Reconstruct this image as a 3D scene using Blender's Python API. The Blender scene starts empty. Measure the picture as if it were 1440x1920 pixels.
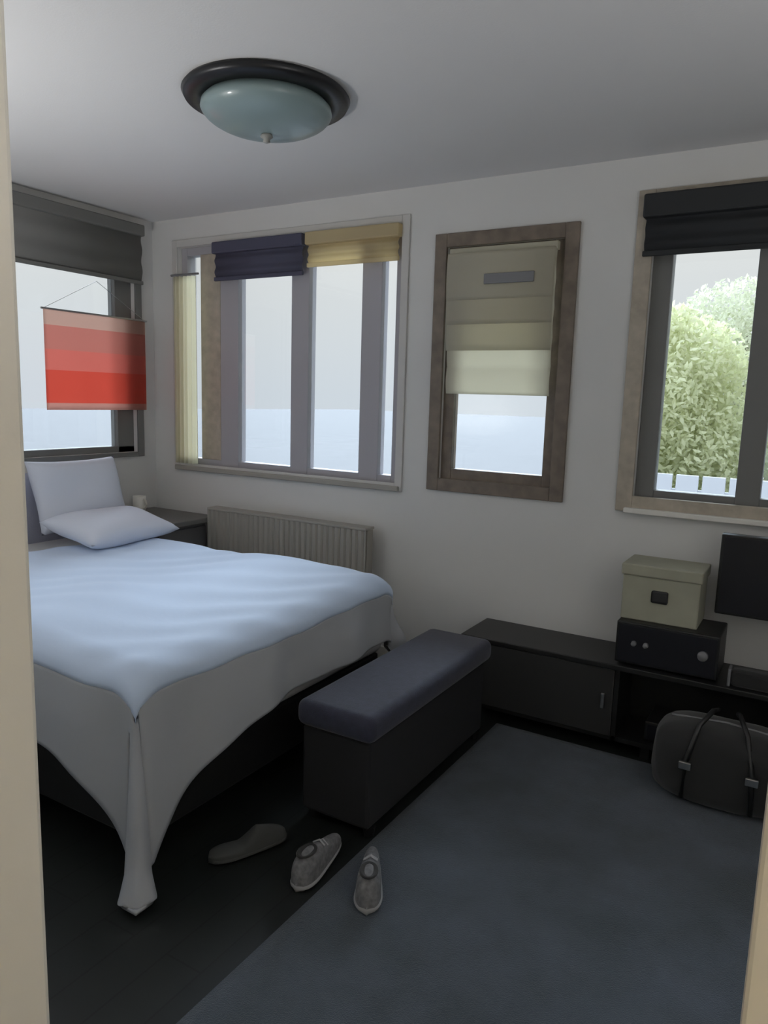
import bpy, bmesh, math, random
from mathutils import Vector, Matrix
random.seed(7)
S = bpy.context.scene
COL = S.collection
R = math.radians

# ------------------------------------------------------------ camera
cd = bpy.data.cameras.new('camera'); cam = bpy.data.objects.new('camera', cd); COL.objects.link(cam)
cd.sensor_fit = 'VERTICAL'; cd.sensor_height = 24.0; cd.lens = 24.0 * 1387.0 / 1920.0
cd.clip_start = 0.02; cd.clip_end = 300
YAW, PIT, ROLL = R(30.6), R(8.8), R(1.7)
fw = Vector((-math.sin(YAW) * math.cos(PIT), math.cos(YAW) * math.cos(PIT), -math.sin(PIT)))
r0 = Vector((math.cos(YAW), math.sin(YAW), 0)); u0 = r0.cross(fw)
up = u0 * math.cos(ROLL) - r0 * math.sin(ROLL); rt = r0 * math.cos(ROLL) + u0 * math.sin(ROLL)
m = Matrix((rt, up, -fw)).transposed().to_4x4(); m.translation = Vector((0, 0, 1.55))
cam.matrix_world = m
S.camera = cam

# ------------------------------------------------------------ world: bright overcast, brighter overhead
W = bpy.data.worlds.new('overcast'); S.world = W; W.use_nodes = True
nt = W.node_tree; N = nt.nodes; L = nt.links; N.clear()
tc = N.new('ShaderNodeTexCoord'); sx = N.new('ShaderNodeSeparateXYZ'); L.new(tc.outputs['Generated'], sx.inputs[0])
rp = N.new('ShaderNodeValToRGB'); rp.color_ramp.elements[0].position = 0.0
rp.color_ramp.elements[0].color = (.80, .85, .92, 1)
rp.color_ramp.elements[1].position = 1.0; rp.color_ramp.elements[1].color = (.62, .72, .92, 1)
e = rp.color_ramp.elements.new(.22); e.color = (.94, .93, .91, 1)
L.new(sx.outputs['Z'], rp.inputs[0])
mr = N.new('ShaderNodeMapRange'); mr.inputs['From Min'].default_value = .2; mr.inputs['From Max'].default_value = .75
mr.inputs['To Min'].default_value = 1.0; mr.inputs['To Max'].default_value = 3.2
L.new(sx.outputs['Z'], mr.inputs[0])
bg = N.new('ShaderNodeBackground'); L.new(rp.outputs[0], bg.inputs[0]); L.new(mr.outputs[0], bg.inputs[1])
wo = N.new('ShaderNodeOutputWorld'); L.new(bg.outputs[0], wo.inputs[0])
sd = bpy.data.lights.new('veiled_sun', 'SUN'); sd.energy = 11; sd.angle = R(50); sd.color = (.74, .86, 1)
so = bpy.data.objects.new('veiled_sun', sd); COL.objects.link(so)
so.rotation_euler = Vector((.42, -.62, -.62)).to_track_quat('-Z', 'Y').to_euler()
S.view_settings.view_transform = 'Standard'; S.view_settings.look = 'None'
S.view_settings.gamma = 1; S.view_settings.use_curve_mapping = False
S.view_settings.exposure = -0.15
S.cycles.max_bounces = 10; S.cycles.diffuse_bounces = 6; S.cycles.transparent_max_bounces = 12
S.cycles.sample_clamp_indirect = 6

def portal(name, loc, rot, sx_, sy_):
    l = bpy.data.lights.new(name, 'AREA'); l.shape = 'RECTANGLE'; l.size = sx_; l.size_y = sy_
    l.cycles.is_portal = True
    o = bpy.data.objects.new(name, l); COL.objects.link(o); o.location = loc; o.rotation_euler = rot

# ------------------------------------------------------------ helpers
def obj(name, bm, mat, parent=None, smooth=False, **props):
    me = bpy.data.meshes.new(name); bm.normal_update(); bm.to_mesh(me); bm.free()
    if smooth:
        for p in me.polygons: p.use_smooth = True
    me.materials.append(mat)
    o = bpy.data.objects.new(name, me); COL.objects.link(o)
    if parent: o.parent = parent
    for k, v in props.items(): o[k] = v
    return o
def thing(name, label, cat, loc=(0, 0, 0), rz=0, group=None):
    o = bpy.data.objects.new(name, None); COL.objects.link(o); o.empty_display_size = .1
    o.location = loc; o.rotation_euler = (0, 0, rz); o['label'] = label; o['category'] = cat
    if group: o['group'] = group
    return o
def struct(name, bm, mat, parent=None, **k):
    o = obj(name, bm, mat, parent, **k)
    if parent is None: o['kind'] = 'structure'
    return o
def box(bm, a, b, bev=0, seg=2, M=None):
    t = bmesh.new(); bmesh.ops.create_cube(t, size=1)
    for v in t.verts:
        v.co = Vector(((a[i] + b[i]) / 2 + v.co[i] * (b[i] - a[i]) for i in range(3)))
    if bev: bmesh.ops.bevel(t, geom=t.edges[:] + t.verts[:], offset=bev, segments=seg, profile=.5, affect='EDGES')
    merge(bm, t, M); return bm
def merge(bm, t, M=None):
    if M is not None: bmesh.ops.transform(t, matrix=M, verts=t.verts)
    me = bpy.data.meshes.new('tmp'); t.to_mesh(me); t.free(); bm.from_mesh(me); bpy.data.meshes.remove(me)
def B(a, b, bev=0, seg=2, M=None):
    return box(bmesh.new(), a, b, bev, seg, M)
def lathe(bm, prof, n=40, M=None):
    t = bmesh.new(); rings = []
    for r, z in prof:
        if r < 1e-5: rings.append([t.verts.new((0, 0, z))])
        else: rings.append([t.verts.new((r * math.cos(2 * math.pi * i / n), r * math.sin(2 * math.pi * i / n), z)) for i in range(n)])
    for A, C in zip(rings, rings[1:]):
        for i in range(n):
            j = (i + 1) % n
            if len(A) == 1 and len(C) == 1: continue
            if len(A) == 1: t.faces.new((A[0], C[i], C[j]))
            elif len(C) == 1: t.faces.new((A[i], A[j], C[0]))
            else: t.faces.new((A[i], A[j], C[j], C[i]))
    bmesh.ops.recalc_face_normals(t, faces=t.faces); merge(bm, t, M); return bm
def tube(bm, pts, r, n=10):
    pts = [Vector(p) for p in pts]; t = bmesh.new(); rings = []
    for i, p in enumerate(pts):
        d = (pts[min(i + 1, len(pts) - 1)] - pts[max(i - 1, 0)]).normalized()
        a = d.cross(Vector((0, 0, 1)));
        if a.length < .1: a = d.cross(Vector((1, 0, 0)))
        a.normalize(); b = d.cross(a)
        rings.append([t.verts.new(p + (a * math.cos(2 * math.pi * k / n) + b * math.sin(2 * math.pi * k / n)) * r) for k in range(n)])
    for A, C in zip(rings, rings[1:]):
        for k in range(n): t.faces.new((A[k], A[(k + 1) % n], C[(k + 1) % n], C[k]))
    t.faces.new(rings[0]); t.faces.new(rings[-1]); bmesh.ops.recalc_face_normals(t, faces=t.faces)
    merge(bm, t); return bm
def grid(bm, nu, nv, f):
    t = bmesh.new()
    V = [[t.verts.new(f(i / nu, j / nv)) for j in range(nv + 1)] for i in range(nu + 1)]
    for i in range(nu):
        for j in range(nv): t.faces.new((V[i][j], V[i + 1][j], V[i + 1][j + 1], V[i][j + 1]))
    merge(bm, t); return bm
def solid(o, th, off=-1):
    s = o.modifiers.new('s', 'SOLIDIFY'); s.thickness = th; s.offset = off; return o

def mat(name, col, rough=.6, metal=0, spec=.5, noise=None, bump=None, sheen=0, trans=0, coat=0):
    mt = bpy.data.materials.new(name); mt.use_nodes = True; n = mt.node_tree.nodes; l = mt.node_tree.links
    b = n['Principled BSDF']; b.inputs['Base Color'].default_value = (*col, 1)
    b.inputs['Roughness'].default_value = rough; b.inputs['Metallic'].default_value = metal
    b.inputs['Specular IOR Level'].default_value = spec; b.inputs['Sheen Weight'].default_value = sheen
    b.inputs['Coat Weight'].default_value = coat
    c = n.new('ShaderNodeTexCoord')
    if noise:
        sc, amt = noise[:2]
        t = n.new('ShaderNodeTexNoise'); t.inputs['Scale'].default_value = sc; t.inputs['Detail'].default_value = 5
        l.new(c.outputs['Object'], t.inputs['Vector'])
        r_ = n.new('ShaderNodeValToRGB'); r_.color_ramp.elements[0].position = .3; r_.color_ramp.elements[1].position = .7
        r_.color_ramp.elements[0].color = (*[x * (1 - amt) for x in col], 1)
        r_.color_ramp.elements[1].color = (*[min(1, x * (1 + amt)) for x in col], 1)
        l.new(t.outputs['Fac'], r_.inputs[0]); l.new(r_.outputs[0], b.inputs['Base Color'])
    if bump:
        t = n.new('ShaderNodeTexNoise'); t.inputs['Scale'].default_value = bump[0]; t.inputs['Detail'].default_value = 4
        l.new(c.outputs['Object'], t.inputs['Vector'])
        bp = n.new('ShaderNodeBump'); bp.inputs['Strength'].default_value = bump[1]; bp.inputs['Distance'].default_value = .01
        l.new(t.outputs['Fac'], bp.inputs['Height']); l.new(bp.outputs[0], b.inputs['Normal'])
    if trans:
        tr = n.new('ShaderNodeBsdfTranslucent'); tr.inputs[0].default_value = (*col, 1)
        mx = n.new('ShaderNodeMixShader'); mx.inputs[0].default_value = trans
        l.new(b.outputs[0], mx.inputs[1]); l.new(tr.outputs[0], mx.inputs[2])
        l.new(mx.outputs[0], n['Material Output'].inputs[0])
    return mt
def glassmat():
    mt = bpy.data.materials.new('window_glass'); mt.use_nodes = True; n = mt.node_tree.nodes; l = mt.node_tree.links; n.clear()
    t = n.new('ShaderNodeBsdfTransparent'); t.inputs[0].default_value = (.95, .97, .97, 1)
    g = n.new('ShaderNodeBsdfGlossy'); g.inputs['Roughness'].default_value = .02
    f = n.new('ShaderNodeFresnel'); f.inputs[0].default_value = 1.35
    mx = n.new('ShaderNodeMixShader'); o = n.new('ShaderNodeOutputMaterial')
    l.new(f.outputs[0], mx.inputs[0]); l.new(t.outputs[0], mx.inputs[1]); l.new(g.outputs[0], mx.inputs[2]); l.new(mx.outputs[0], o.inputs[0])
    return mt
M_wall = mat('wall_paint', (.67, .665, .65), .85, noise=(1.2, .02), bump=(180, .05))
M_ceil = mat('ceiling_paint', (.68, .675, .675), .9, bump=(140, .06))
M_hall = mat('hall_paint', (.74, .69, .60), .8)
M_jamb = mat('door_frame_paint', (.74, .72, .67), .45, bump=(60, .05))
M_glass = glassmat()
M_frame = mat('grey_window_frame', (.40, .39, .42), .5)
M_frame_d = mat('dark_grey_frame', (.17, .17, .165), .5)
M_cream = mat('cream_paint', (.72, .68, .52), .5)
M_wood = mat('brown_window_wood', (.17, .135, .105), .5, noise=(14, .25))
M_oak = mat('taupe_casing', (.42, .37, .30), .55, noise=(18, .15))
M_black = mat('black_satin', (.012, .012, .012), .4)
M_blackg = mat('black_gloss', (.006, .006, .010), .4)
M_blackf = mat('black_fabric', (.018, .018, .018), .9, sheen=.2)
M_navy = mat('navy_upholstery', (.02, .022, .044), .8, sheen=.15, noise=(30, .2), bump=(250, .2))
M_navyd = mat('black_base_cloth', (.012, .012, .014), .9)
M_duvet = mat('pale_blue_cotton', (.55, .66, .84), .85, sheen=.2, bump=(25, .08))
M_duvet_shade = mat('shaded_duvet_cotton', (.37, .385, .41), .9, bump=(25, .08))  # hanging duvet sides: their shade is put into a greyer colour
M_pillow = mat('lilac_white_cotton', (.70, .74, .84), .85, bump=(20, .1))
M_head = mat('lilac_grey_upholstery', (.42, .43, .52), .85, bump=(200, .2))
M_matt = mat('mattress_ticking', (.6, .6, .6), .9)
M_lampm = mat('dark_bronze', (.03, .03, .032), .35, metal=.6)
M_bowl = mat('smoked_teal_glass', (.22, .29, .295), .35, coat=.2)
M_bowl2 = mat('pale_finial', (.30, .30, .28), .4)
M_chrome = mat('brushed_nickel', (.5, .5, .5), .3, metal=1)
M_shoe = mat('grey_mesh_shoe', (.16, .16, .165), .8, noise=(60, .3))
M_sole = mat('pale_rubber_sole', (.35, .35, .36), .6)
M_shoed = mat('charcoal_felt', (.05, .052, .05), .9)
M_olive = mat('olive_card', (.34, .335, .26), .8, noise=(8, .08))
M_rad2 = mat('greige_casing', (.56, .55, .53), .55)
M_rad = mat('taupe_radiator_enamel', (.34, .325, .29), .5)
M_ground = mat('pale_concrete', (.118, .118, .12), .9, noise=(1.5, .05))
M_fence = mat('white_fence_board', (.62, .64, .68), .7)
M_bark = mat('bark', (.12, .09, .07), .9, noise=(20, .3))
M_leafs = [mat('leaf_yellow_green', (.68, .70, .46), .6, trans=.45), mat('leaf_grey_green', (.64, .66, .50), .6, trans=.45),
           mat('leaf_pale_green', (.66, .70, .54), .6, trans=.45)]
M_bnavy = mat('navy_blind_cloth', (.07, .07, .11), .8)
M_bgrey = mat('grey_blind_cloth', (.17, .168, .16), .8)
M_btan = mat('straw_blind_cloth', (.78, .68, .46), .8, trans=.6)
M_bblack = mat('black_blind_cloth', (.02, .022, .024), .7)
M_curt = mat('cream_curtain_cloth', (.92, .89, .76), .9, trans=.72)
M_roman = mat('cream_roman_cloth', (.80, .77, .66), .9, trans=.6)
M_mug = mat('cream_ceramic', (.88, .86, .78), .3)
M_plate = mat('dark_socket', (.03, .03, .03), .4)
M_steel = mat('grey_plastic', (.18, .18, .19), .4)

# floor: dark stained boards
def floormat():
    mt = mat('dark_floorboards', (.02, .019, .017), .42)
    n = mt.node_tree.nodes; l = mt.node_tree.links; b = n['Principled BSDF']
    c = n.new('ShaderNodeTexCoord'); mp = n.new('ShaderNodeMapping'); mp.inputs['Rotation'].default_value = (0, 0, R(90))
    l.new(c.outputs['Object'], mp.inputs[0])
    br = n.new('ShaderNodeTexBrick'); l.new(mp.outputs[0], br.inputs[0])
    br.inputs['Scale'].default_value = 1; br.inputs['Brick Width'].default_value = 1.3; br.inputs['Row Height'].default_value = .13
    br.inputs['Mortar Size'].default_value = .003
    br.inputs['Color1'].default_value = (.008, .010, .0095, 1); br.inputs['Color2'].default_value = (.012, .0145, .013, 1); br.inputs['Mortar'].default_value = (.004, .004, .004, 1)
    l.new(br.outputs['Color'], b.inputs['Base Color']); return mt
M_floor = floormat()
def rugmat():
    mt = mat('blue_grey_rug_pile', (.06, .075, .10), .95, sheen=.2)
    n = mt.node_tree.nodes; l = mt.node_tree.links; b = n['Principled BSDF']
    c = n.new('ShaderNodeTexCoord')
    a = n.new('ShaderNodeTexNoise'); a.inputs['Scale'].default_value = 3.5; a.inputs['Detail'].default_value = 6; a.inputs['Roughness'].default_value = .65
    l.new(c.outputs['Object'], a.inputs['Vector'])
    r_ = n.new('ShaderNodeValToRGB'); r_.color_ramp.elements[0].position = .35; r_.color_ramp.elements[1].position = .68
    r_.color_ramp.elements[0].color = (.036, .052, .066, 1); r_.color_ramp.elements[1].color = (.066, .085, .112, 1)
    l.new(a.outputs['Fac'], r_.inputs[0]); l.new(r_.outputs[0], b.inputs['Base Color'])
    f = n.new('ShaderNodeTexNoise'); f.inputs['Scale'].default_value = 350; l.new(c.outputs['Object'], f.inputs['Vector'])
    bp = n.new('ShaderNodeBump'); bp.inputs['Strength'].default_value = .6; bp.inputs['Distance'].default_value = .01
    l.new(f.outputs['Fac'], bp.inputs['Height']); l.new(bp.outputs[0], b.inputs['Normal']); return mt
M_rug = rugmat()

# ------------------------------------------------------------ room shell
XL, XR, YF, YN, H = -3.98, 1.35, 3.6, .55, 2.65
T = .16
def wall_x(name, y0, y1, x0, x1, openings, mt, h=H):      # wall running along x, between y0..y1
    bm = bmesh.new(); xs = x0
    for (a, b, z0, z1) in sorted(openings):
        box(bm, (xs, y0, 0), (a, y1, h))
        if z0 > 0: box(bm, (a, y0, 0), (b, y1, z0))
        if z1 < h: box(bm, (a, y0, z1), (b, y1, h))
        xs = b
    box(bm, (xs, y0, 0), (x1, y1, h)); return struct(name, bm, mt)
def wall_y(name, x0, x1, y0, y1, openings, mt, h=H):
    bm = bmesh.new(); ys = y0
    for (a, b, z0, z1) in sorted(openings):
        box(bm, (x0, ys, 0), (x1, a, h))
        if z0 > 0: box(bm, (x0, a, 0), (x1, b, z0))
        if z1 < h: box(bm, (x0, a, z1), (x1, b, h))
        ys = b
    box(bm, (x0, ys, 0), (x1, y1, h)); return struct(name, bm, mt)
struct('floor', B((XL - T, -1.6, -.12), (XR + T, YF + T, 0)), M_floor)
struct('ceiling', B((XL - T, -1.6, H), (XR + T, YF + T, H + .15)), M_ceil)
W2 = (-3.74, -2.06, 1.06, 2.47); W3 = (-1.79, -1.16, 1.12, 2.33); W4 = (-.76, .30, 1.07, 2.44)
wall_x('wall_back', YF, YF + T, XL - T, XR + T, [W2, W3, W4], M_wall)
W1 = (2.30, 3.44, 1.14, 2.56); W5 = (.80, 1.90, 1.14, 2.50)
wall_y('wall_left', XL - T, XL, YN, YF, [W1, W5], M_wall)
wall_y('wall_right', XR, XR + T, YN, YF, [], M_wall)
DX0, DX1 = -.845, -.008
wall_x('wall_front', .45, YN, XL - T, XR + T, [(DX0 - .03, DX1 + .03, 0, 2.1)], M_wall)
# hall behind the doorway
wall_x('wall_hall', -1.6, -1.5, XL - T, XR + T, [], M_hall)
wall_y('wall_hall_left', -2.2, -2.1, -1.5, .45, [], M_hall)
wall_y('wall_hall_right', .95, 1.05, -1.5, .45, [], M_hall)
# skirting
struct('baseboard_back', B((XL, YF - .018, 0), (XR, YF, .11), .004), M_jamb)
struct('baseboard_left', B((XL, YN, 0), (XL + .018, YF - .018, .11), .004), M_jamb)
# door frame
dj = bmesh.new()
box(dj, (DX0 - .03, .43, 0), (DX0, YN + .004, 2.1), .003); box(dj, (DX1, .43, 0), (DX1 + .03, YN + .004, 2.1), .003)
box(dj, (DX0 - .03, .43, 2.07), (DX1 + .03, YN + .004, 2.1))
box(dj, (DX0 - .10, .43, 0), (DX0 - .025, .45, 2.17), .004); box(dj, (DX1 + .025, .43, 0), (DX1 + .10, .45, 2.17), .004)
box(dj, (DX0 - .10, .43, 2.1), (DX1 + .10, .45, 2.17), .004)
struct('trim_1', dj, M_jamb)
dj = bmesh.new()
box(dj, (DX0 - .09, YN, 0), (DX0 - .012, YN + .015, 2.17), .004); box(dj, (DX1 + .012, YN, 0), (DX1 + .10, YN + .015, 2.17), .004)
struct('trim_2', dj, M_jamb)

# ------------------------------------------------------------ windows
def frame_x(bm, x0, x1, z0, z1, w, y0, y1, bev=.003):
    box(bm, (x0, y0, z0), (x0 + w, y1, z1), bev); box(bm, (x1 - w, y0, z0), (x1, y1, z1), bev)
    box(bm, (x0 + w, y0, z0), (x1 - w, y1, z0 + w), bev); box(bm, (x0 + w, y0, z1 - w), (x1 - w, y1, z1), bev)
# window 2: wide three-light window behind the bed
w2 = bmesh.new(); a, b, z0, z1 = W2
frame_x(w2, a, b, z0, z1, .05, YF + .03, YF + .10)
box(w2, (-3.40, YF + .026, z0), (-3.25, YF + .10, z1), .004)
box(w2, (-2.83, YF + .026, z0), (-2.70, YF + .10, z1), .004)
box(w2, (-2.33, YF + .026, z0), (-2.20, YF + .10, z1), .004)
win2 = struct('window_2', w2, M_frame)
struct('window_post', B((-3.57, YF + .025, z0 + .05), (-3.40, YF + .10, z1 - .05), .004), M_oak, win2)
struct('window_pane', B((a + .05, YF + .055, z0 + .05), (b - .05, YF + .061, z1 - .05)), M_glass, win2)
struct('window_sill', B((a - .03, YF - .03, z0 - .03), (b + .03, YF + .03, z0), .005), M_rad, win2)
tr = bmesh.new(); frame_x(tr, a - .045, b + .045, z0 - .03, z1 + .045, .045, YF - .014, YF)
struct('window_casing', tr, M_rad2, win2)
# window 3: brown wooden window
w3 = bmesh.new(); a, b, z0, z1 = W3
frame_x(w3, a, b, z0, z1, .06, YF + .02, YF + .08)
win3 = struct('window_3', w3, M_wood)
struct('window_pane', B((a + .06, YF + .045, z0 + .06), (b - .06, YF + .051, z1 - .06)), M_glass, win3)
tr = bmesh.new(); frame_x(tr, a - .065, b + .065, z0 - .06, z1 + .065, .068, YF - .02, YF)
struct('window_casing', tr, M_wood, win3)
# window 4
w4 = bmesh.new(); a, b, z0, z1 = W4
frame_x(w4, a, b, z0, z1, .085, YF + .03, YF + .10)
box(w4, (-.325, YF + .026, z0), (-.225, YF + .10, z1), .004)
win4 = struct('window_4', w4, M_frame_d)
struct('window_pane', B((a + .08, YF + .055, z0 + .05), (b - .05, YF + .061, z1 - .05)), M_glass, win4)
tr = bmesh.new(); frame_x(tr, a - .075, b + .075, z0 - .02, z1 + .06, .075, YF - .02, YF)
struct('window_casing', tr, M_oak, win4)
struct('window_sill', B((a - .03, YF - .05, z0 - .025), (b + .03, YF + .03, z0), .005), M_jamb, win4)
# window 1 in the left wall, window 5 added unseen nearer the door for more daylight
def window_left(name, Y, mt, w, wr):
    y0, y1, z0, z1 = Y; bm = bmesh.new(); xa, xb = XL - .10, XL - .03
    box(bm, (xa, y0, z0), (xb, y0 + w, z1), .003); box(bm, (xa, y1 - wr, z0), (xb, y1, z1), .003)
    box(bm, (xa, y0, z0), (xb, y1, z0 + w), .003); box(bm, (xa, y0, z1 - w), (xb, y1, z1), .003)
    o = struct(name, bm, mt)
    struct('window_pane', B((XL - .065, y0 + w, z0 + w), (XL - .06, y1 - wr, z1 - w)), M_glass, o)
    c = bmesh.new()
    for p, q in (((y0 - .04, z0 - .03), (y0, z1 + .03)), ((y1, z0 - .03), (y1 + .05, z1 + .03)), ((y0, z1), (y1, z1 + .03)), ((y0, z0 - .03), (y1, z0))):
        box(c, (XL, p[0], p[1]), (XL + .015, q[0], q[1]), .003)
    struct('window_casing', c, mt, o); return o
window_left('window_1', W1, M_frame_d, .04, .13)
window_left('window_added', W5, M_frame_d, .04, .05)

# ------------------------------------------------------------ blinds and curtain
def blind(label, x0, x1, ztop, zbot, y, mt, depth=.05, axis='x', cas=.07):
    t = thing('roller_blind', label, 'blind', ((x0 + x1) / 2, y, ztop) if axis == 'x' else (y, (x0 + x1) / 2, ztop))
    h = (x1 - x0) / 2
    if axis == 'y': t.rotation_euler = (0, 0, R(90))
    obj('cassette', B((-h, -depth / 2, -cas), (h, depth / 2, 0), .008), mt, t)
    f = bmesh.new(); n = 24
    grid(f, n, 1, lambda u, v: (-h + .01 + v * (2 * h - .02), .006 * math.sin(u * 14), -cas + .01 - u * (ztop - zbot - cas)))
    solid(obj('blind_cloth', f, mt, t, True), .002)
    obj('bottom_bar', B((-h + .005, -.008, zbot - ztop - .012), (h - .005, .008, zbot - ztop + .012), .004), mt, t); return t
blind('short navy roller blind at the top left of the wide window', -3.40, -2.70, 2.47, 2.25, YF - .03, M_bnavy)
blind('short straw-coloured roller blind at the top right of the wide window behind the bed', -2.68, -2.06, 2.47, 2.29, YF - .03, M_btan)
blind('deep black roller blind at the top of the garden window beside the television', -.80, .34, 2.47, 2.22, YF - .045, M_bblack, .07, cas=.10)
blind('dark grey blind half hiding the top of the window above the bed head', 2.28, 3.48, 2.60, 2.24, XL + .045, M_bgrey, axis='y')
# cream curtain, gathered at the left of the wide window
t = thing('curtain', 'narrow cream curtain hanging at the left edge of the wide window', 'curtain', (-3.64, YF - .045, 0))
c = bmesh.new()
grid(c, 48, 20, lambda u, v: (-.10 + u * .19, .018 * math.sin(u * 34) * (.6 + .4 * (1 - v)), 1.08 + v * 1.20))
solid(obj('curtain_cloth', c, M_curt, t, True), .0015)
obj('curtain_rod', tube(bmesh.new(), [(-.12, 0, 2.29), (.12, 0, 2.29)], .007), M_steel, t)
# roman blind in the brown window
t = thing('roman_blind', 'cream cloth roman blind lowered over the upper part of the brown wooden window', 'blind', (-1.48, YF - .035, 0))
obj('head_rail', B((-.275, -.015, 2.27), (.295, .02, 2.31), .004), M_roman, t)
c = bmesh.new(); grid(c, 40, 4, lambda u, v: (-.27 + v * .56, -.010 * abs(math.sin(u * math.pi * 5)), 2.28 - u * .70))
solid(obj('blind_cloth', c, M_roman, t, True), .0015)
for k, (zb, yy) in enumerate(((1.80, -.022), (1.93, -.032), (2.05, -.042))):
    c = bmesh.new(); grid(c, 14, 2, lambda u, v: (-.27 + v * .56, yy - .008 * math.sin(u * math.pi), 2.28 - u * (2.28 - zb)))
    solid(obj('cloth_fold', c, M_roman, t, True), .0015)
obj('blind_label', B((-.06, -.060, 2.12), (.20, -.052, 2.17), .003), M_steel, t, label='dark grey control box')
# red hanging cloth in the left window
def redmat():
    mt = mat('red_and_white_cloth', (.85, .09, .06), .8, trans=.9)
    n = mt.node_tree.nodes; l = mt.node_tree.links; b = n['Principled BSDF']; tr = [x for x in n if x.type == 'BSDF_TRANSLUCENT'][0]
    c = n.new('ShaderNodeTexCoord'); s = n.new('ShaderNodeSeparateXYZ'); l.new(c.outputs['Object'], s.inputs[0])
    mr_ = n.new('ShaderNodeMapRange'); mr_.inputs['From Min'].default_value = -.6; mr_.inputs['From Max'].default_value = 0
    l.new(s.outputs['Z'], mr_.inputs[0])
    r_ = n.new('ShaderNodeValToRGB'); r_.color_ramp.interpolation = 'CONSTANT'; E_ = r_.color_ramp.elements
    red = (1, .34, .27, 1); mid = (1, .48, .42, 1); pale = (.90, .70, .62, 1)
    E_[0].position = 0; E_[0].color = (.92, .62, .55, 1); E_[1].position = .1; E_[1].color = red
    for p, q in ((.42, mid), (.62, (.90, .52, .46, 1)), (.85, pale)):
        e_ = E_.new(p); e_.color = q
    l.new(mr_.outputs[0], r_.inputs[0]); l.new(r_.outputs[0], b.inputs['Base Color']); l.new(r_.outputs[0], tr.inputs[0]); return mt
M_red = redmat()
t = thing('window_hanging', 'red cloth hanging with paler woven bands in front of the left-hand window', 'hanging', (XL + .05, 3.11, 2.0))
t.rotation_euler = (0, 0, R(90))
c = bmesh.new(); grid(c, 30, 20, lambda u, v: (-.37 + u * .74, .006 * math.sin(u * 16) * (1 - v * .7), -.58 + v * .58))
solid(obj('cloth', c, M_red, t, True), .0012)
obj('hanging_rod', tube(bmesh.new(), [(-.385, 0, 0), (.385, 0, 0)], .006), M_chrome, t)
obj('cord', tube(bmesh.new(), [(-.37, 0, 0), (0, 0, .20), (.37, 0, 0)], .0015, 6), M_chrome, t)

# ------------------------------------------------------------ bed
bed = thing('bed', 'double bed under a pale blue duvet, its head against the left wall', 'bed', (0, 0, 0))
BX0, BX1, BY0, BY1 = -3.84, -1.72, 1.46, 2.96
f = B((BX0, BY0 + .03, .12), (BX1 - .02, BY1 - .03, .34), .01); obj('bed_frame', f, M_black, bed)
for x in (BX0 + .06, BX1 - .10):
    for y in (BY0 + .09, BY1 - .09): obj('leg', lathe(bmesh.new(), [(0, 0), (.022, 0), (.03, .12), (0, .12)], 16, Matrix.Translation((x, y, 0))), M_black, bed)
obj('mattress', B((BX0, BY0 + .005, .34), (BX1, BY1 - .005, .675), .05, 4), M_matt, bed, True)
hb = B((XL + .02, BY0 - .03, .12), (XL + .12, BY1 + .02, 1.06), .035, 4)
hbo = obj('headboard', hb, M_head, bed, True)
du = bmesh.new()
cx0, cx1, cy0, cy1 = -3.40, BX1 + .275, BY0 - .275, BY1 + .30
fx1, fy0, fy1 = BX1 + .012, BY0 - .012, BY1 + .012
def duvet(x, y):
    ex = max(0, x - fx1); ey0 = max(0, fy0 - y); ey1 = max(0, y - fy1); ey = ey0 + ey1
    e_ = ex + ey
    puff = .016 * (math.sin(x * 3.1 + y * 1.7) * math.sin(y * 2.9 - x + .7)) + .006 * math.sin(x * 8 + y * 5 + math.sin(y * 6)) + .003 * math.sin(x * 19 - y * 23 + 2 * math.sin(x * 7))
    px, py = min(x, fx1), max(fy0, min(y, fy1))
    # rounded shoulder near the edges
    dx = fx1 - px; dy = min(py - fy0, fy1 - py)
    sh = 0
    for d_ in (dx, dy):
        if d_ < .09: sh += .04 * (1 - d_ / .09) ** 2
    fl = .10
    both = min(1, min(ex, ey) / .12)
    fl += .32 * both * both * (3 - 2 * both)
    w = min(1, e_ / .15)
    wave = .016 * w * math.sin((px * 9 if ey > 0 else py * 10) + 1.1) + .006 * w * math.sin((px + py) * 23)
    d_c = math.hypot(fx1 - px, (py - fy0) * .75) if ey1 == 0 else 9
    extra = .34 * min(1, e_ / .27) ** 2.3 * math.exp(-(d_c / .19) ** 1.2) * (1 - .62 * min(1, min(ex, ey) / .27))
    ox = (ex * fl) + (wave if ex > 0 else 0) * (1 - both); oy = (ey * fl) + (wave if ey > 0 else 0) * (1 - both)
    top = .712 + puff * (1 - w)
    z = max(top - sh - e_ * .97 - extra, .022)
    sgn = -1 if ey0 > 0 else 1
    return (px + ox, py + sgn * oy, z)
lip = .035
def patch(bm, xa, xb, ya, yb, nu, nv):
    grid(bm, nu, nv, lambda u, v: duvet(xa + u * (xb - xa), ya + v * (yb - ya)))
patch(du, cx0, fx1 + lip, fy0 - lip, fy1 + lip, 120, 110)
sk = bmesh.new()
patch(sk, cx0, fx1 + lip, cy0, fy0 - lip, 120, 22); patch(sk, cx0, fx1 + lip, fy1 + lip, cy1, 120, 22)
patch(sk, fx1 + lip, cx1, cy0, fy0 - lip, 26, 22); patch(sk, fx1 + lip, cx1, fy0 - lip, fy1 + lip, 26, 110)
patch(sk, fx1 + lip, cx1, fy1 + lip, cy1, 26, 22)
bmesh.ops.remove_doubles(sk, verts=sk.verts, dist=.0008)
d = obj('duvet', du, M_duvet, bed, True); solid(d, .014, 1)
d = obj('duvet_shaded_sides', sk, M_duvet_shade, bed, True, label='hanging sides of the duvet, their shade painted in as grey'); solid(d, .013, 1)
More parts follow.
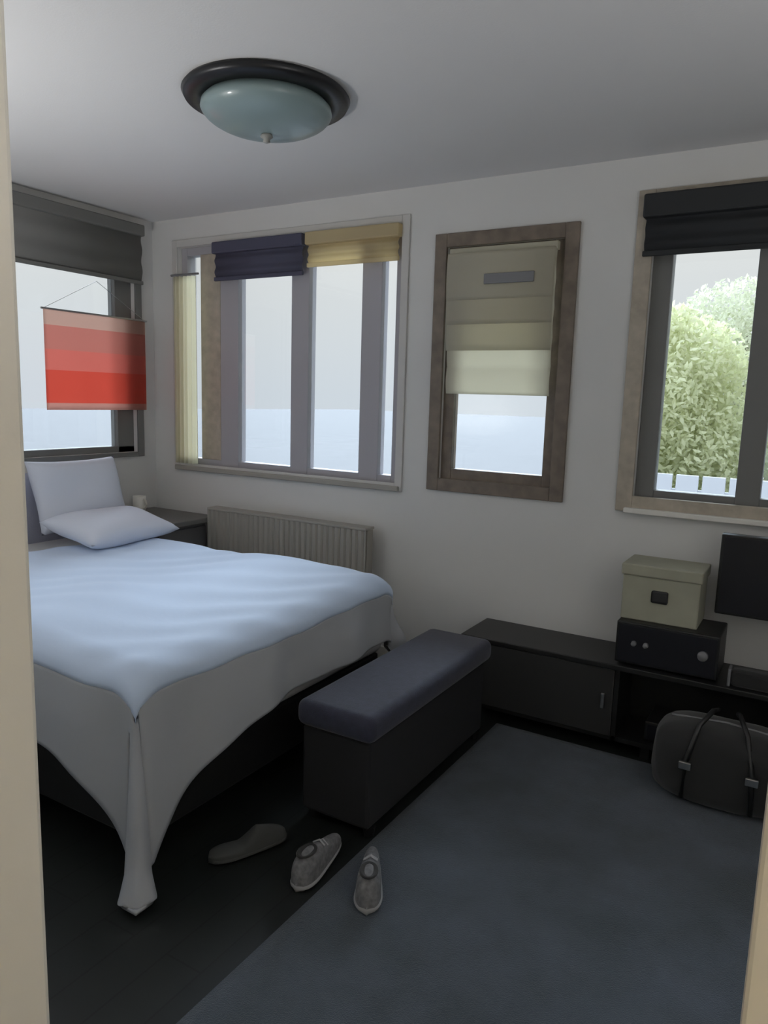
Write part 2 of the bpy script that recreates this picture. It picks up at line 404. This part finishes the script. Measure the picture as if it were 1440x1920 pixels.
def pillow(name, loc, rot, a, b, c_, mt):
    p = bmesh.new(); n = 28
    for s in (1, -1):
        def f(u, v, s=s):
            x, y = u * 2 - 1, v * 2 - 1
            k = max(0, (1 - abs(x) ** 4) * (1 - abs(y) ** 4)) ** .5
            pin = 1 - .06 * (1 - abs(x)) * abs(y) ** 3 - .0
            return (a * x * (1 - .07 * (1 - y * y) * abs(x) ** 3), b * y * (1 - .07 * (1 - x * x) * abs(y) ** 3), s * c_ * k * (1 + .08 * math.sin(4 * x + 3 * y)))
        grid(p, n, n, f)
    bmesh.ops.remove_doubles(p, verts=p.verts, dist=.0005); bmesh.ops.recalc_face_normals(p, faces=p.faces)
    o = obj(name, p, mt, None, True); o.location = loc; o.rotation_euler = rot; return o
o = pillow('pillow', (-3.70, 2.77, .945), (0, R(72), 0), .21, .30, .075, M_pillow)
o['label'] = 'plump lilac-white pillow propped upright against the headboard'; o['category'] = 'pillow'; o['group'] = 'pillows on the bed'
o = pillow('pillow', (-3.36, 2.72, .80), (0, R(12), R(4)), .20, .32, .065, M_pillow)
o['label'] = 'white pillow lying flat on the bed in front of the upright pillow'; o['category'] = 'pillow'; o['group'] = 'pillows on the bed'

# nightstand with cup
t = thing('nightstand', 'dark-topped nightstand between the bed head and the window wall', 'nightstand', (-3.66, 3.30, 0))
obj('body', B((-.25, -.2, .08), (.22, .22, .72), .006), M_steel, t)
obj('table_top', B((-.29, -.23, .72), (.30, .25, .755), .006), M_bgrey, t)
for x in (-.21, .18):
    for y in (-.17, .18): obj('leg', B((x - .02, y - .02, 0), (x + .02, y + .02, .08)), M_black, t)
for z in (.12, .42):
    dr = obj('drawer', B((.22, -.19, z), (.235, .21, z + .27), .004), M_steel, t)
    obj('knob', lathe(bmesh.new(), [(0, 0), (.006, 0), (.006, .015), (.013, .02), (.011, .028), (0, .03)], 16, Matrix.Translation((.235, .01, z + .135)) @ Matrix.Rotation(R(90), 4, 'Y')), M_chrome, dr)
t = thing('mug', 'small cream mug on the dark-topped nightstand', 'mug', (-3.88, 3.36, .755))
obj('cup', lathe(bmesh.new(), [(0, 0), (.035, 0), (.04, .01), (.042, .10), (.038, .10), (.036, .012), (0, .01)], 28), M_mug, t, True)
obj('handle', tube(bmesh.new(), [(.04 + .028 * math.sin(a_), 0, .05 + .032 * math.cos(a_)) for a_ in [i * math.pi / 8 for i in range(9)]], .006, 8), M_mug, t, True)

# radiator under the wide window
t = thing('radiator', 'taupe panel radiator on the wall under the wide window', 'radiator', (-2.75, 3.49, .15))
c = bmesh.new(); n = 90
def radf(u, v):
    ph = (u * 30) % 1; g = .010 * (1 if .25 < ph < .75 else 0)
    return (-.60 + 1.20 * u, -.045 + g, v * .66)
grid(c, 120, 1, radf); box(c, (-.60, -.03, 0), (.60, .03, .66)); obj('panel', c, M_rad, t)
obj('top_grille', B((-.60, -.048, .66), (.60, .045, .675), .003), M_rad, t)
obj('valve', lathe(bmesh.new(), [(0, 0), (.018, 0), (.022, .03), (.018, .06), (0, .065)], 18, Matrix.Translation((.60, 0, .05)) @ Matrix.Rotation(R(90), 4, 'Y')), M_jamb, t, True)
obj('pipe', tube(bmesh.new(), [(.63, 0, .05), (.63, 0, -.149)], .008), M_chrome, t)
for x in (-.45, .45): obj('bracket', B((x - .015, .02, .1), (x + .015, .08, .55)), M_rad, t)

# ------------------------------------------------------------ bench at the foot of the bed
t = thing('storage_bench', 'navy upholstered bench standing along the foot of the bed', 'bench', (-1.36, 2.55, 0))
c = B((-.17, -.50, .04), (.118, .50, .37), .012); obj('body', c, M_navyd, t)
def cush(u, v):
    return None
c = B((-.185, -.53, .37), (.145, .53, .47), .035, 4)
obj('seat_cushion', c, M_navy, t, True, label='navy padded top')
for x in (-.14, .10):
    for y in (-.46, .46): obj('leg', lathe(bmesh.new(), [(0, 0), (.018, 0), (.025, .04), (0, .04)], 14, Matrix.Translation((x, y, 0))), M_black, t)

# ------------------------------------------------------------ shoes
def shoe(label, loc, rz, upper, sole, tip=None, slip=False, group=None):
    t = thing('slipper' if slip else 'sneaker', label, 'slipper' if slip else 'shoe', loc, rz, group)
    def outline(k):   # half width along length
        return .036 * (1 + .28 * math.sin(k * math.pi * .9 + 1.9)) * (1 - abs(2 * k - 1) ** 4) ** .5
    s = bmesh.new()
    def sf(u, v):
        a_ = v * 2 * math.pi; w = outline(u); return (-.14 + .28 * u, w * math.cos(a_) * 1.12, .014 + .014 * math.sin(a_) + .008 * u ** 3)
    grid(s, 24, 16, sf); bmesh.ops.remove_doubles(s, verts=s.verts, dist=.0003); obj('sole', s, sole, t, True)
    p = bmesh.new()
    def uf(u, v):
        a_ = v * math.pi; w = outline(u)
        hgt = .085 - .045 * max(0, (u - .35) / .65) ** .8 if not slip else .02 + .05 * max(0, min(1, (u - .4) * 5)) * (1 - max(0, u - .6) * 1.2)
        hgt *= (1 - abs(2 * u - 1) ** 8) ** .5
        return (-.14 + .28 * u, w * math.cos(a_), .022 + hgt * math.sin(a_) ** .6)
    grid(p, 28, 16, uf); obj('upper', p, upper, t, True)
    if not slip:
        for k in range(4):
            x = .0 + k * .022; z = .098 - k * .011
            obj('lace', tube(bmesh.new(), [(x, -.022, z - .01), (x + .004, 0, z + .003), (x, .022, z - .01)], .003, 6), sole, t)
        obj('shoe_opening', lathe(bmesh.new(), [(0, .0), (.022, 0), (.03, .006), (.026, .010), (.02, .004), (0, .002)], 20, Matrix.Translation((-.075, 0, .100)) @ Matrix.Diagonal((1.5, 1, 1, 1))), M_blackf, t, True)
    return t
shoe('grey sneaker with a pale sole beside the near end of the navy bench', (-1.30, 1.84, 0), R(95), M_shoe, M_sole, group='sneakers by the bench')
shoe('grey sneaker on the rug, right of and nearer than the other sneaker', (-1.10, 1.84, .014), R(118), M_shoe, M_sole, group='sneakers by the bench')
shoe('charcoal slipper on the dark floor between the bed corner and the bench', (-1.55, 1.78, 0), R(60), M_shoed, M_shoed, slip=True)

# ------------------------------------------------------------ rug
t = bmesh.new()
def rugf(u, v):
    x = -1.225 + u * 2.4; y = .78 + v * 2.42
    return (x, y, .012 + .0015 * math.sin(x * 7) * math.sin(y * 5))
grid(t, 60, 60, rugf); ro = obj('rug', t, M_rug, None, True, label='large blue-grey mottled rug covering the floor on the right', category='rug'); solid(ro, .011, -1)

# ------------------------------------------------------------ media bench, television and things on it
t = thing('media_bench', 'low black bench along the window wall below the brown window', 'bench', (-.45, 3.40, 0))
c = bmesh.new(); box(c, (-1.0, -.17, .385), (1.25, .16, .41), .004); obj('bench_top', c, M_black, t)
c = bmesh.new(); box(c, (-.98, .13, .05), (1.23, .15, .385))
for x in (-.98, -.25, .48, 1.21): box(c, (x, -.15, .05), (x + .02, .14, .385))
box(c, (-.98, -.15, .05), (1.23, .14, .07)); obj('body', c, M_black, t)
d = obj('door', B((-.955, -.165, .072), (-.252, -.15, .382), .004), M_blackf, t); obj('handle', B((-.30, -.178, .2), (-.285, -.165, .27), .003), M_chrome, d)
d = obj('door', B((.505, -.165, .072), (1.205, -.15, .382), .004), M_blackf, t); obj('handle', B((.55, -.178, .2), (.565, -.165, .27), .003), M_chrome, d)
for x in (-.93, -.1, .4, 1.17):
    for y in (-.12, .1): obj('leg', B((x - .02, y - .02, 0), (x + .02, y + .02, .05)), M_black, t)
# receiver on the bench
def device(name, label, cat, loc, a, b, body, knobs):
    t = thing(name, label, cat, loc)
    obj('case', B(a, b, .006), body, t)
    obj('front_panel', B((a[0] + .01, a[1] - .004, a[2] + .01), (b[0] - .01, a[1], b[2] - .01), .002), M_blackg, t)
    for (x, z, r_) in knobs:
        obj('knob', lathe(bmesh.new(), [(0, 0), (r_, 0), (r_ * .9, .018), (0, .019)], 20, Matrix.Translation((x, a[1] - .002, z)) @ Matrix.Rotation(R(90), 4, 'X')), M_steel, t, True)
    for x in (a[0] + .04, b[0] - .04): obj('foot', lathe(bmesh.new(), [(0, 0), (.015, 0), (.015, .012), (0, .012)], 12, Matrix.Translation((x, (a[1] + b[1]) / 2, 0))), M_black, t)
    return t
device('audio_receiver', 'black audio receiver on the low bench under the olive box', 'receiver', (-.50, 3.38, .41), (-.21, -.13, .012), (.21, .13, .20), M_black, [(.15, .11, .022), (-.13, .11, .012), (-.08, .11, .012)])
device('media_player', 'slim black media player inside the open shelf of the low bench', 'media player', (-.36, 3.38, .07), (-.20, -.11, .012), (.20, .10, .10), M_black, [(.14, .055, .014)])
# olive box with hand hole
t = thing('storage_box', 'olive-grey box with a dark hand hole on the receiver', 'box', (-.55, 3.40, .61))
obj('body', B((-.16, -.10, 0), (.16, .12, .20), .005), M_olive, t)
obj('lid', B((-.168, -.108, .20), (.168, .128, .25), .006), M_olive, t)
obj('hand_hole', B((-.035, -.104, .09), (.035, -.098, .145), .008), M_plate, t, label='dark hand hole')
# television
t = thing('television', 'black flat television at the right end of the low black bench', 'television', (.10, 3.42, .41))
obj('case', B((-.44, -.015, .26), (.56, .03, .61), .006), M_black, t)
obj('screen', B((-.428, -.018, .272), (.548, -.0145, .598), .001), M_blackg, t)
obj('stand_neck', B((0, 0, .02), (.12, .03, .27), .006), M_black, t)
obj('stand_base', B((-.15, -.10, 0), (.27, .10, .018), .006), M_black, t)
# soundbar and bag near right end
t = thing('sound_bar', 'black sound bar with grey end caps in front of the television', 'speaker', (.16, 3.28, .41))
obj('case', B((-.40, -.03, 0), (.40, .035, .075), .02, 3), M_blackf, t)
for x in (-.41, .40): obj('end_cap', B((x, -.031, .0), (x + .012, .036, .076), .004), M_steel, t)
# black bag on the floor in front of the bench
def blob(bm, c_, r_, sq=.6, n=28):
    def f(u, v):
        th = u * 2 * math.pi; ph = (v - .5) * math.pi
        def s(x): return math.copysign(abs(x) ** sq, x)
        k = 1 + .04 * math.sin(5 * th + 3 * ph)
        return (c_[0] + r_[0] * s(math.cos(ph)) * s(math.cos(th)) * k, c_[1] + r_[1] * s(math.cos(ph)) * s(math.sin(th)) * k, c_[2] + r_[2] * s(math.sin(ph)))
    grid(bm, n, n, f); bmesh.ops.remove_doubles(bm, verts=bm.verts, dist=.0005); bmesh.ops.recalc_face_normals(bm, faces=bm.faces); return bm
t = thing('duffel_bag', 'black duffel bag with grey buckles slumped on the floor before the media bench', 'bag', (-.22, 3.04, .012))
obj('body', blob(bmesh.new(), (0, 0, .16), (.26, .14, .16), .55), M_blackf, t, True)
for x in (-.12, .12):
    s_ = obj('strap', tube(bmesh.new(), [(x, -.155, .05), (x * .95, -.15, .2), (x * .7, -.10, .33), (x * .4, -.02, .37), (x * .3, .05, .35)], .010, 8), M_black, t, True)
    obj('buckle', B((x * .96 - .022, -.172, .17), (x * .96 + .022, -.158, .20), .003), M_chrome, s_)
obj('zip', tube(bmesh.new(), [(-.2, 0, .31), (0, 0, .325), (.2, 0, .31)], .005, 6), M_steel, t)

# ------------------------------------------------------------ ceiling lamp
t = thing('ceiling_lamp', 'flush ceiling lamp with a dark rim and a smoked glass bowl, unlit', 'lamp', (-1.92, 2.30, H))
obj('rim', lathe(bmesh.new(), [(0, 0), (.30, 0), (.31, -.012), (.30, -.03), (.235, -.035), (.22, -.02), (0, -.02)], 64), M_lampm, t, True)
prof = [(.225, -.03), (.24, -.045)] + [(.245 * math.cos(a_), -.05 - .09 * math.sin(a_)) for a_ in [i * math.pi / 2 / 12 for i in range(1, 12)]] + [(0, -.14)]
obj('glass_bowl', lathe(bmesh.new(), prof, 64), M_bowl, t, True)
obj('finial', lathe(bmesh.new(), [(0, -.138), (.02, -.138), (.024, -.148), (.012, -.156), (.014, -.166), (0, -.172)], 24), M_bowl2, t, True)

# added fill light: unseen uplighter in the near left part of the room
t = thing('fill_uplighter', 'added fill uplighter, unseen, by the near side of the bed', 'lamp', (-2.95, .84, 0))
obj('base', lathe(bmesh.new(), [(0, 0), (.14, 0), (.14, .015), (.03, .03), (0, .03)], 40), M_steel, t, True)
obj('pole', lathe(bmesh.new(), [(0, .03), (.013, .03), (.013, 1.06), (0, 1.06)], 20), M_steel, t, True)
solid(obj('lamp_shade', lathe(bmesh.new(), [(.02, 1.04), (.07, 1.05), (.13, 1.10), (.17, 1.18)], 48), M_steel, t, True), .003)
ul = bpy.data.lights.new('fill_uplighter_light', 'AREA'); ul.shape = 'DISK'; ul.size = .24; ul.energy = 25; ul.color = (1, .985, .96)
uo = bpy.data.objects.new('fill_uplighter_light', ul); COL.objects.link(uo); uo.location = (-2.95, .84, 1.13); uo.rotation_euler = (math.pi, 0, 0)
t2 = thing('fill_uplighter', 'added fill uplighter, unseen, in the near right part of the room', 'lamp', (.98, .86, 0))  # second added uplighter, brightens the right side from out of view
for ch in list(t.children):
    c2 = ch.copy(); COL.objects.link(c2); c2.parent = t2
ul2 = ul.copy(); ul2.energy = 27; uo2 = uo.copy(); uo2.data = ul2; COL.objects.link(uo2); uo2.location = (.98, .86, 1.13)

# added hall lamp, unseen behind the camera, to brighten the door frame warmly
hl = thing('added_hall_lamp', 'added warm lamp with a cream shade, unseen on the hall floor outside the doorway', 'lamp', (.55, -.45, 0))
obj('base', lathe(bmesh.new(), [(0, 0), (.10, 0), (.10, .02), (.03, .05), (.02, .55), (0, .55)], 32), M_steel, hl, True)
solid(obj('lamp_shade', lathe(bmesh.new(), [(.15, .56), (.13, .86)], 40), M_curt, hl, True), .002)
pl = bpy.data.lights.new('added_hall_light', 'POINT'); pl.energy = 120; pl.color = (1, .93, .84); pl.shadow_soft_size = .05
po = bpy.data.objects.new('added_hall_light', pl); COL.objects.link(po); po.location = (.55, -.45, .72)

# ------------------------------------------------------------ outdoors
struct('ground', B((-60, 3.9, -.5), (60, 90, -.3)), M_ground)
struct('ground_side', B((-60, -30, -.5), (-4.3, 3.9, -.3)), M_ground)
t = thing('garden_fence', 'white board fence outside the right-hand window', 'fence', (-.42, 6.4, -.3))
c = bmesh.new()
for k in range(22): box(c, (-1.6 + k * .2, -.015, .1), (-1.6 + k * .2 + .17, .015, 1.30), .005)
obj('boards', c, M_fence, t)
for z in (.3, 1.1): obj('rail', B((-1.7, .015, z), (2.85, .06, z + .08)), M_fence, t)
for x in (-1.7, .55, 2.8): obj('post', B((x, .015, 0), (x + .09, .105, 1.42), .005), M_fence, t)
def tree(label, loc, hgt, rad, mt, n, squash=1.0):
    t = thing('garden_tree', label, 'tree', loc, 0, 'trees beyond the garden fence')
    obj('trunk', tube(bmesh.new(), [(0, 0, 0), (.03, .02, hgt * .3), (-.02, 0, hgt * .6), (0, .03, hgt * .8)], .07, 10), M_bark, t, True)
    me = bmesh.new(); rnd = random.Random(hash(label) % 1000 if False else len(label))
    vs = []
    for i in range(n):
        while True:
            p = Vector((rnd.uniform(-1, 1), rnd.uniform(-1, 1), rnd.uniform(-1, 1)))
            if .35 < p.length < 1: break
        k = 1 + .15 * math.sin(p.x * 7) * math.sin(p.z * 6)
        c_ = Vector((p.x * rad * k, p.y * rad * k, hgt * .56 + p.z * hgt * .44 * squash))
        a_ = Vector((rnd.gauss(0, 1), rnd.gauss(0, 1), rnd.gauss(0, 1))).normalized(); b_ = a_.orthogonal().normalized()
        l_ = rnd.uniform(.025, .05)
        q = [me.verts.new(c_ + a_ * l_), me.verts.new(c_ + b_ * l_ * .5), me.verts.new(c_ - a_ * l_), me.verts.new(c_ - b_ * l_ * .5)]
        me.faces.new(q)
    obj('crown', me, mt, t)
tree('pale yellow-green tree beyond the fence, seen in the left part of the garden window', (-1.5, 7.9, -.3), 2.85, .93, M_leafs[0], 26000)
tree('grey-green tree behind the fence, farthest away in the garden window', (-1.0, 10.4, -.3), 3.45, 1.35, M_leafs[1], 26000)
tree('pale green bushy tree beyond the fence at the right edge of the garden window', (.5, 7.9, -.3), 2.75, .95, M_leafs[2], 26000)

portal('portal_wide', (-2.88, YF + .2, 1.78), (R(-90), 0, 0), 1.7, 1.5)
portal('portal_brown', (-1.48, YF + .2, 1.75), (R(-90), 0, 0), .7, 1.3)
portal('portal_garden', (-.23, YF + .2, 1.75), (R(-90), 0, 0), 1.1, 1.4)
portal('portal_left', (XL - .2, 2.87, 1.85), (0, R(-90), 0), 1.5, 1.2)
portal('portal_door_side', (XL - .2, 1.35, 1.85), (0, R(-90), 0), 1.5, 1.2)
